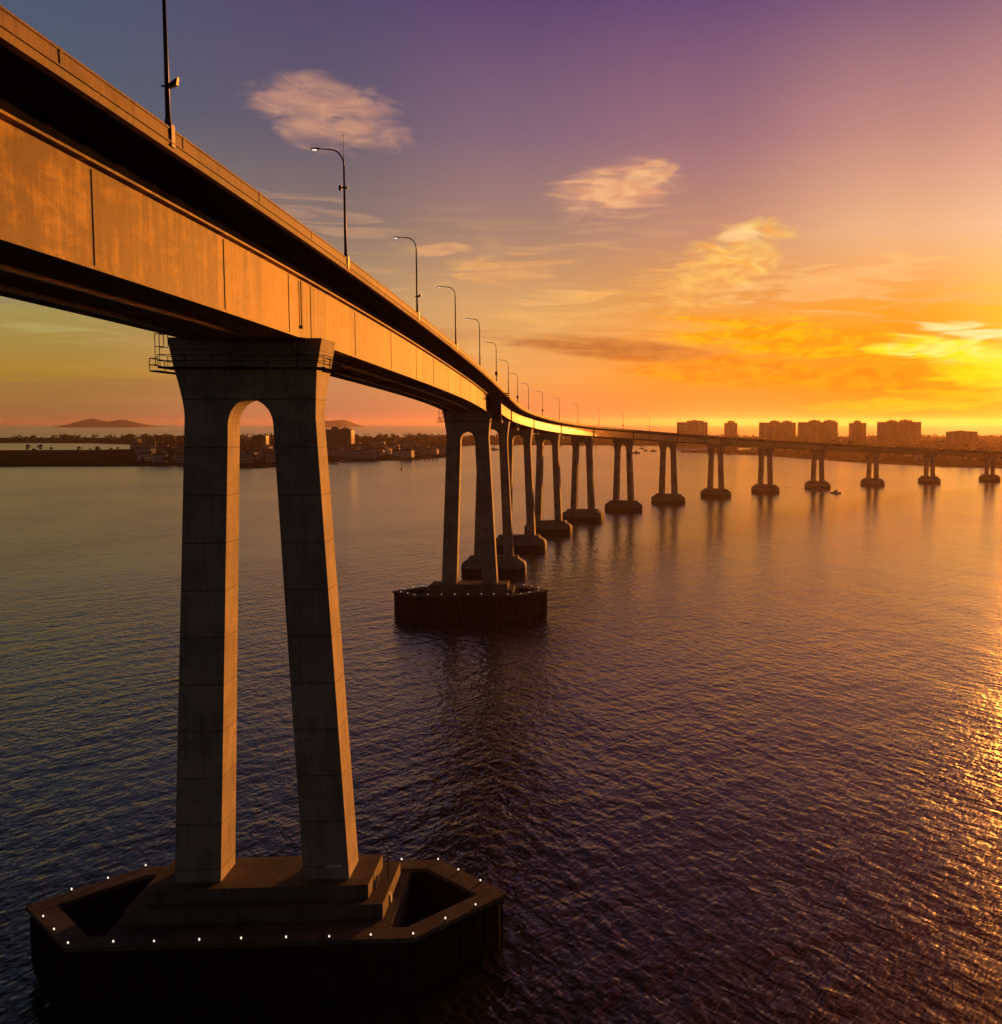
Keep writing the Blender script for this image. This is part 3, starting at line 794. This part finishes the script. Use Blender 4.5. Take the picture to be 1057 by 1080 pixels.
# vegetation
def leaf_mat(name, c0, c1):
    m, t, b = material(name, 0.9, 0.05)
    oi = t.new('ShaderNodeObjectInfo'); P = t.new('ShaderNodeNewGeometry').outputs['Position']
    n = t.noise(P, 0.35, 3, 0.6)
    f = t.m('ADD', t.m('MULTIPLY', n, 0.7), t.m('MULTIPLY', oi.outputs['Random'], 0.4))
    t.put(b.inputs['Base Color'], t.mix(t.smooth(f, 0.3, 0.75), c0, c1))
    return m
M_LEAF = leaf_mat('dark foliage', (0.03, 0.04, 0.018, 1), (0.075, 0.085, 0.035, 1))
M_TRUNK = simple('bark', (0.09, 0.065, 0.045, 1), 0.9, 0.2)
def leaf_clump(m, c, r, n, rnd, sz):
    for _ in range(n):
        d = Vector((rnd.gauss(0, 1), rnd.gauss(0, 1), rnd.gauss(0, .8))).normalized() * r * rnd.uniform(.45, 1.05)
        p = Vector(c) + d
        u = Vector((rnd.gauss(0, 1), rnd.gauss(0, 1), rnd.gauss(0, 1))).normalized(); w = u.orthogonal().normalized()
        a, e = u * sz * rnd.uniform(.6, 1.2), w * sz * rnd.uniform(.6, 1.2)
        m.add([p - a, p + e * .8, p + a, p - e * .7], [(0, 1, 2, 3)])
def tree_mesh(seed, hgt, wid):
    rnd = random.Random(seed)
    tr = MB(); tr.tube([(0, 0, -.5), (.1, 0, hgt * .3), (.2, .1, hgt * .6)], [.45, .3, .15], 7)
    cr = MB()
    for _ in range(9):
        a = rnd.uniform(0, 2 * pi); q = rnd.uniform(0, 1) ** .5 * wid * .36; z = hgt * rnd.uniform(.38, .86)
        q *= 1.15 - .6 * (z / hgt)
        c = (q * cos(a), q * sin(a), z)
        tr.tube([(.1, 0, hgt * .28), (c[0] * .5, c[1] * .5, z * .75), c], [.2, .12, .05], 5)
        leaf_clump(cr, c, wid * rnd.uniform(.16, .27), 34, rnd, wid * .075)
    return tr.mesh('trunk', M_TRUNK), cr.mesh('crown', M_LEAF)
def palm_mesh(seed, hgt):
    rnd = random.Random(seed)
    tr = MB(); tr.tube([(0, 0, -.5), (.3, 0, hgt * .5), (.5, .1, hgt)], [.36, .26, .22], 7)
    cr = MB()
    for i in range(22):
        a = 2 * pi * i / 22 + rnd.uniform(-.1, .1); L = rnd.uniform(2.6, 3.6); up = rnd.uniform(-.3, 1.0)
        pts = [Vector((.5, .1, hgt)) + Vector((cos(a), sin(a), 0)) * L * q + Vector((0, 0, up * L * .6 * q - L * .75 * q * q)) for q in (0, .33, .66, 1)]
        sd_ = Vector((-sin(a), cos(a), 0))
        for p, q, w0, w1 in zip(pts, pts[1:], (.15, .5, .4), (.5, .4, .05)):
            cr.add([p - sd_ * w0, p + sd_ * w0, q + sd_ * w1, q - sd_ * w1], [(0, 1, 2, 3)])
    return tr.mesh('trunk', M_TRUNK), cr.mesh('crown', M_LEAF)
TREES = [tree_mesh(k, hh, ww) for k, hh, ww in ((1, 13, 11), (2, 16, 12), (3, 11, 13), (4, 19, 12), (5, 9, 9))]
PALMS = [palm_mesh(k, hh) for k, hh in ((1, 16), (2, 20), (3, 13))]
def plant(name, pair, x, y, sc, rz, label, cat, group):
    r = empty(name, (x, y, 2.6), rz); r.scale = (sc, sc, sc)
    for nm, me in zip(('trunk', 'crown'), pair):
        o = bpy.data.objects.new(nm, me); COL.objects.link(o); o.parent = r
    tag(r, label, cat, group)
def scatter(rnd, ulo, uhi, ylo, yhi):
    """a point on land, drawn evenly over bearing and distance"""
    for _ in range(400):
        y = ylo + (yhi - ylo) * rnd.random() ** 1.3
        u = rnd.uniform(ulo, uhi); x = (u - CXP) / FPX * y
        if all(inside(x + a, y + c) for a, c in ((0, 0), (14, 0), (-14, 0), (0, 20), (0, -20))): return x, y
    return None
rnd = random.Random(11)
def too_near(x, y, lst, d):
    return any((x - a) ** 2 + (y - c) ** 2 < d * d for a, c in lst)
HS = []
M_HW = [simple('house wall', c, 0.85, 0.2, 0.15, 0.2) for c in ((0.66, 0.6, 0.53, 1), (0.5, 0.44, 0.38, 1), (0.72, 0.7, 0.66, 1))]
M_HR = [simple('house roof', c, 0.85, 0.2, 0.2, 0.3) for c in ((0.14, 0.08, 0.06, 1), (0.09, 0.085, 0.08, 1), (0.2, 0.13, 0.1, 1))]
M_GLASS = simple('dark window glass', (0.02, 0.022, 0.028, 1), 0.12, 0.6, 0.1)
def house_mesh(w, d, hw, hr, wall, roof, hip):
    m = MB(); m.box(-w, w, -d, d, -.5, hw, 0)
    e = .6; k = w * .55 if hip else 0
    vs = [(-w - e, -d - e, hw - .1), (w + e, -d - e, hw - .1), (w + e, d + e, hw - .1), (-w - e, d + e, hw - .1), (-w - e + k, 0, hw + hr), (w + e - k, 0, hw + hr)]
    m.add(vs, [(0, 1, 5, 4), (2, 3, 4, 5), (1, 2, 5), (3, 0, 4), (3, 2, 1, 0)], 1)
    for i in range(int(w / 1.4)):
        x = -w + 1.2 + i * 2.6
        for zz in ([1.0] if hw < 4.5 else [1.0, 4.0]):
            if x + 1.1 < w: m.box(x, x + 1.1, -d - .04, -d + .02, zz, zz + 1.4, 2)
    for zz in ([1.0] if hw < 4.5 else [1.0, 4.0]):
        m.box(w - .02, w + .04, -1.2, .3, zz, zz + 1.4, 2)
    return m.mesh('house', [wall, roof, M_GLASS])
HOUSES = [house_mesh(8, 5.5, 6.4, 2.4, M_HW[0], M_HR[0], False), house_mesh(7, 5, 3.4, 2.2, M_HW[1], M_HR[1], False), house_mesh(11, 6, 6.2, 2.6, M_HW[2], M_HR[2], True), house_mesh(6, 6, 6.6, 2.0, M_HW[2], M_HR[0], True), house_mesh(16, 8, 7.5, 1.2, M_HW[1], M_HR[1], True)]
HLAB = ['two-storey house with a red-brown gabled roof', 'low brown house with a grey gabled roof', 'long white house with a tan hipped roof', 'square white house with a red-brown hipped roof', 'wide brown hall with a low grey roof']
def add_house(x, y, k, rz, sc, where):
    o = bpy.data.objects.new('house', HOUSES[k]); COL.objects.link(o)
    o.location = (x, y, 2.6); o.rotation_euler = (0, 0, rz); o.scale = (sc, sc, sc)
    tag(o, '%s %s' % (HLAB[k], where), 'house', 'houses in the low town across the bay' if 'left' in where else 'houses on the low right shore')
    HS.append((x, y))
for ulo, uhi, ylo, yhi, cnt, where in ((150, 480, 1400, 2200, 95, 'among trees on the left shore'), (140, 520, 2300, 3700, 40, 'far back in the left town'), (740, 1060, 1450, 2500, 26, 'among dark trees on the right shore')):
    for _ in range(cnt):
        q = scatter(rnd, ulo, uhi, ylo, yhi)
        if q and not too_near(q[0], q[1], HS, 26): add_house(q[0], q[1], rnd.randrange(5), rnd.choice((0, .3, -.25, pi / 2, .6)), rnd.uniform(1.0, 1.5), where)
TL = ['spreading dark tree', 'tall rounded dark tree', 'low broad dark tree', 'very tall dark tree', 'small dark tree']
for ulo, uhi, ylo, yhi, cnt, where, lo, hi in ((0, 200, 1900, 2080, 14, 'on the far side of the bare left point', .5, 1.0), (140, 480, 1400, 2300, 75, 'among houses on the left shore', .5, 1.0), (740, 1060, 1330, 2400, 85, 'on the hazy right shore', .7, 1.2)):
    for _ in range(cnt):
        q = scatter(rnd, ulo, uhi, ylo, yhi)
        if q and not too_near(q[0], q[1], HS, 15):
            k = rnd.randrange(5)
            plant('tree', TREES[k], q[0], q[1], rnd.uniform(lo, hi), rnd.uniform(0, 6.28), '%s %s' % (TL[k], where), 'tree', 'trees along the far shore')
for ulo, uhi, ylo, yhi, cnt, where in ((150, 480, 1450, 2600, 26, 'above the roofs of the left town'), (760, 1060, 1500, 2500, 14, 'on the right shore by the towers')):
    for _ in range(cnt):
        q = scatter(rnd, ulo, uhi, ylo, yhi)
        if q and not too_near(q[0], q[1], HS, 13): plant('palm_tree', PALMS[rnd.randrange(3)], q[0], q[1], rnd.uniform(.8, 1.2), rnd.uniform(0, 6.28), 'thin palm tree standing %s' % where, 'palm tree', 'palms along the far shore')
# far woods reading as one mass
m = MB()
for ulo, uhi, ylo, yhi, cnt in ((130, 760, 2400, 3900, 420), (740, 1080, 1900, 3800, 330), (0, 760, 3150, 3800, 160)):
    for _ in range(cnt):
        q = scatter(rnd, ulo, uhi, ylo, yhi)
        if q: 
            w = rnd.uniform(7, 13)
            for _k in range(3): leaf_clump(m, (q[0] + rnd.uniform(-w, w), q[1] + rnd.uniform(-w, w), 2.6 + w * rnd.uniform(.4, .8)), w * .65, 9, rnd, w * .32)
tag(m.build('woods', M_LEAF), label='dark far-off trees merging into one mass behind the towns', kind='stuff')

# ------------------------------------------------------------------ apartment towers
M_TW = simple('tower concrete', (0.2, 0.175, 0.15, 1), 0.85, 0.3, 0.15, 0.05)
def tower(u0, u1, v, y, dep, pent, label, fl=15, name='apartment_tower'):
    x0, x1 = (u0 - CXP) / FPX * y, (u1 - CXP) / FPX * y
    hgt = CAM_H - (v - HORV) / FPX * y - 2.6
    w = (x1 - x0) / 2
    root = empty(name, ((x0 + x1) / 2, y, 2.6)); tag(root, label, 'apartment tower', 'apartment blocks on the far shore')
    m = MB(); m.box(-w, w, -dep, dep, -.5, hgt)
    # projecting bays and parapet
    nb_ = max(2, int(w / 7))
    for i in range(nb_):
        c = -w + (i + .5) * 2 * w / nb_
        m.box(c - w / nb_ * .28, c + w / nb_ * .28, -dep - 1.6, -dep + .1, 0, hgt - .8)
    m.box(-w - .3, w + .3, -dep - .3, -dep + .1, hgt - .6, hgt + 1.0); m.box(-w - .3, w + .3, dep - .1, dep + .3, hgt - .6, hgt + 1.0)
    m.build('tower_block', M_TW, root)
    for a, c, hh in pent:
        m = MB(); m.box(a * w, c * w, -dep * .6, dep * .6, hgt + .003, hgt + hh); m.box((a * .7 + c * .3) * w, (a * .4 + c * .6) * w, -dep * .3, dep * .3, hgt + hh + .002, hgt + hh + 1.6)
        m.build('penthouse', M_TW, root)
    st = (hgt - 3) / fl
    for i in range(fl):
        z0 = 3 + i * st; m = MB()
        m.box(-w + .4, w - .4, -dep - .06, -dep + .05, z0 + .9, z0 + st - .5)
        m.box(w - .05, w + .06, -dep * .8, dep * .8, z0 + .9, z0 + st - .5)
        m.build('window_row', M_GLASS, root)
        if i % 3 == 1:
            m = MB(); m.box(-w + .2, w - .2, -dep - 1.2, -dep - .062, z0 - .1, z0 + .25); m.build('balcony', M_TW, root)
    return root
tower(714, 746, 445.6, 2600, 16, ((-.35, .75, 4.5),), 'broad apartment tower leftmost in the right skyline, with a wide roof house')
tower(764, 777, 446.5, 2650, 14, ((-.5, .6, 5.5),), 'slim apartment tower just right of the leftmost broad tower')
tower(801, 838, 446.0, 2500, 16, ((-.4, .1, 4.5), (.3, .8, 4)), 'broad apartment tower standing second among the broad ones')
tower(842, 882, 445.6, 2450, 16, ((-.45, .1, 4.5), (.35, .9, 4.5)), 'broad apartment tower close beside its slightly narrower neighbour')
tower(896, 912, 446.5, 2500, 14, ((-.45, .35, 5.5),), 'slim apartment tower between two broad towers near the sun')
tower(926, 969, 445.4, 2380, 16, ((-.55, -.15, 4), (.05, .6, 4.5)), 'widest apartment tower, last tall block before the sun')
tower(999, 1028, 455.5, 2300, 16, ((-.8, .8, 1.5),), 'low wide apartment block nearest to the sun', 10)
tower(336, 373, 453.4, 2050, 13, ((-.9, -.5, 3.5), (-.15, .25, 5), (.4, .85, 3.2)), 'long hotel-like block rising above the left town behind the near pier', 12)
tower(270, 283, 459.5, 2150, 10, ((-.5, .5, 2),), 'small pale block seen through the arch of the near pier', 8)

# cranes and masts of the boatyard
M_MAST = simple('mast metal', (0.25, 0.23, 0.2, 1), 0.5, 0.5)
def mast(x, y, hgt, label):
    r = MB(); r.tube([(0, 0, 0), (0, 0, hgt)], [.28, .12], 6); r.tube([(-2.2, 0, hgt * .62), (2.2, 0, hgt * .62)], .1, 5); r.tube([(-1.2, 0, hgt * .82), (1.2, 0, hgt * .82)], .08, 5)
    o = r.build('flag_mast', M_MAST, loc=(x, y, 2.6)); tag(o, label, 'mast')
mast((186 - CXP) / FPX * 1650, 1650, 38, 'tall thin mast on the left shore beside the near pier leg')
mast((165 - CXP) / FPX * 1720, 1720, 26, 'shorter mast left of the near pier on the shore')
r = MB(); y_ = 1850; x_ = (262 - CXP) / FPX * y_
r.tube([(0, 0, 0), (0, 0, 30)], .6, 6); r.tube([(-9, 0, 30), (0, 0, 33.5), (17, 0, 31.5)], .4, 6); r.tube([(-9, 0, 30), (17, 0, 30)], .3, 6); r.box(-1, 1, -1, 1, 27.5, 30)
tag(r.build('yard_crane', M_MAST, loc=(x_, y_, 2.6)), 'yard crane with a level jib seen through the near pier arch', 'crane')

# ------------------------------------------------------------------ boats, dock, buoy
M_HULL = simple('boat hull', (0.16, 0.15, 0.14, 1), 0.4, 0.5)
M_HULW = simple('white boat hull', (0.6, 0.6, 0.6, 1), 0.35, 0.5)
def wp(u, v, z=0.0):
    a = (u - CXP) / FPX; k = (v - 540) / FPX
    c, s_ = cos(PITCH), sin(PITCH)
    f = c - k * s_; dn = s_ + k * c
    tt = (CAM_H - z) / dn
    return Vector((a * tt, f * tt, z))
def hull(L, B, Hh, mat, root):
    m = MB(); rings = []
    for q in range(9):
        x = -L / 2 + L * q / 8; f = (1 - max(0, (q - 3) / 5) ** 2.2) * (.85 if q == 0 else 1)
        sheer = Hh * (1 + .35 * (q / 8) ** 2)
        bb = max(.03, B / 2 * f)
        rings.append([(x, -bb, sheer), (x, -bb * .8, -.1), (x, 0, -.35), (x, bb * .8, -.1), (x, bb, sheer)])
    m.loft(rings); m.build('hull', mat, root, True)
def boat(u, v, kind, rz, sc, label, mat=M_HULL):
    root = empty('sailing_boat' if kind == 'sail' else 'motor_boat', wp(u, v), rz); root.scale = (sc, sc, sc)
    tag(root, label, 'boat')
    hull(10, 3.2, 1.2, mat, root)
    m = MB(); m.loft([[(-2.2, -1.1, 1.2), (2.0, -.9, 1.3), (2.0, .9, 1.3), (-2.2, 1.1, 1.2)], [(-1.9, -.9, 2.4), (1.0, -.75, 2.3), (1.0, .75, 2.3), (-1.9, .9, 2.4)]]); m.build('cabin', mat, root)
    if kind == 'sail':
        m = MB(); m.tube([(.6, 0, 1), (.6, 0, 13.5)], [.11, .06], 6); m.build('mast', M_MAST, root)
        m = MB(); m.tube([(.6, 0, 3.0), (-3.8, 0, 2.9)], .16, 6); m.build('boom', M_MAST, root)
    else:
        m = MB(); m.box(-.6, .8, -.7, .7, 2.42, 3.4); m.tube([(-.2, 0, 3.4), (-.2, 0, 5)], .06, 5); m.build('flybridge', mat, root)
    return root
boat(671, 478.2, 'motor', .1, 1.5, 'dark moored boat nearest the bridge in the small cluster')
boat(681, 475.6, 'motor', .4, 1.0, 'small moored boat in the middle of the distant cluster')
boat(677, 473.2, 'motor', -.3, 1.0, 'farthest small moored boat of the distant cluster')
boat(689, 476.2, 'motor', .05, 1.3, 'dark moored boat rightmost of the cluster left of the bridge pier')
boat(719, 475.4, 'motor', .2, 1.0, 'lone moored boat just right of a far bridge pier')
boat(521, 474.6, 'motor', .1, 1.8, 'dark launch seen between second and third bridge piers')
boat(352, 489.6, 'sail', .3, 1.0, 'sailing boat moored off the left shore beside the near pier', M_HULW)
boat(362, 487.6, 'motor', .2, 1.2, 'white boat moored off the left shore right of near pier', M_HULW)
boat(405, 485.2, 'sail', -.2, .9, 'sailing boat moored left of the long dock', M_HULW)
boat(438, 483.2, 'sail', .1, .9, 'sailing boat moored behind the long dock', M_HULW)
p = wp(882, 520.4)
boat(882, 520.4, 'motor', -.75, .85, 'small white motor boat speeding across the bay ahead of its wake', M_HULW)
M_FOAM = simple('wake foam', (0.55, 0.52, 0.5, 1), 0.9, 0.2, 0.3, 0.4)
M_WAKE, t, b = material('disturbed water', 0.3, 0.5)
P = t.new('ShaderNodeNewGeometry').outputs['Position']
f = t.smooth(t.noise(P, .5, 4, .7), .45, .7)
t.put(b.inputs['Base Color'], t.mix(f, (0.25, 0.24, 0.23, 1), (0.7, 0.68, 0.65, 1)))
def wake(a, c, w0, w1):
    m = MB(); n = 24; d = (c - a); nv = Vector((-d.y, d.x, 0)).normalized(); vs = []
    rn = random.Random(5)
    for i in range(n + 1):
        q = i / n; pp = a + d * q; w = (w0 + (w1 - w0) * q) * rn.uniform(.7, 1.2)
        off = nv * sin(q * 5) * d.length * .012
        vs += [tuple(pp + off - nv * w + Vector((0, 0, .012))), tuple(pp + off + nv * w * rn.uniform(.6, 1) + Vector((0, 0, .012)))]
    m.add(vs, [(2*i, 2*i+1, 2*i+3, 2*i+2) for i in range(n)])
    tag(m.build('wake', M_WAKE), kind='stuff')
wake(wp(826, 512.8), wp(880, 520.2), 1.4, 2.6)
wake(wp(428, 492.6), wp(500, 487.6), 2.6, 1.2)
# dock
dk = empty('dock', wp(435, 485.4)); tag(dk, 'long low dock on piles off the left shore', 'dock')
m = MB(); m.box(-36, 36, -2, 2, 1.6, 2.0); m.build('dock_deck', M_TRUNK, dk)
for i in range(13):
    xx = -35.5 + i * 5.9
    for yy in (-2.2, 2.2):
        m = MB(); m.tube([(xx, yy, -1), (xx, yy, 3.6)], .4, 6); m.build('pile', M_TRUNK, dk)
m = MB(); m.box(-6, 0, -1.6, 1.6, 2.003, 4.6); m.box(-6.4, .4, -2, 2, 4.603, 4.9); m.build('shed', M_TRUNK, dk)
by = empty('buoy', wp(424, 494.6)); tag(by, 'dark channel buoy floating near the left shore dock', 'buoy')
m = MB(); m.tube([(0, 0, -.6), (0, 0, .9)], 1.5, 10); m.build('float', M_BOXD, by)
m = MB()
for a in range(4): m.tube([(1.1 * cos(a * pi / 2), 1.1 * sin(a * pi / 2), .9), (.3 * cos(a * pi / 2), .3 * sin(a * pi / 2), 4.2)], .09, 5)
m.tube([(0, 0, 4.1), (0, 0, 5.0)], .42, 8); m.build('lantern_frame', M_BOXD, by)

# ------------------------------------------------------------------ render settings
S.view_settings.view_transform = 'Standard'
try: S.view_settings.look = 'None'
except Exception: pass
S.view_settings.exposure = EXPO
S.view_settings.gamma = 1.0
S.view_settings.use_curve_mapping = False
S.cycles.use_denoising = True
try: S.cycles.denoiser = 'OPENIMAGEDENOISE'
except Exception: pass
S.cycles.max_bounces = 6
S.cycles.volume_bounces = 1
S.cycles.sample_clamp_indirect = 3.0
S.cycles.sample_clamp_direct = 1.0
S.cycles.caustics_reflective = False
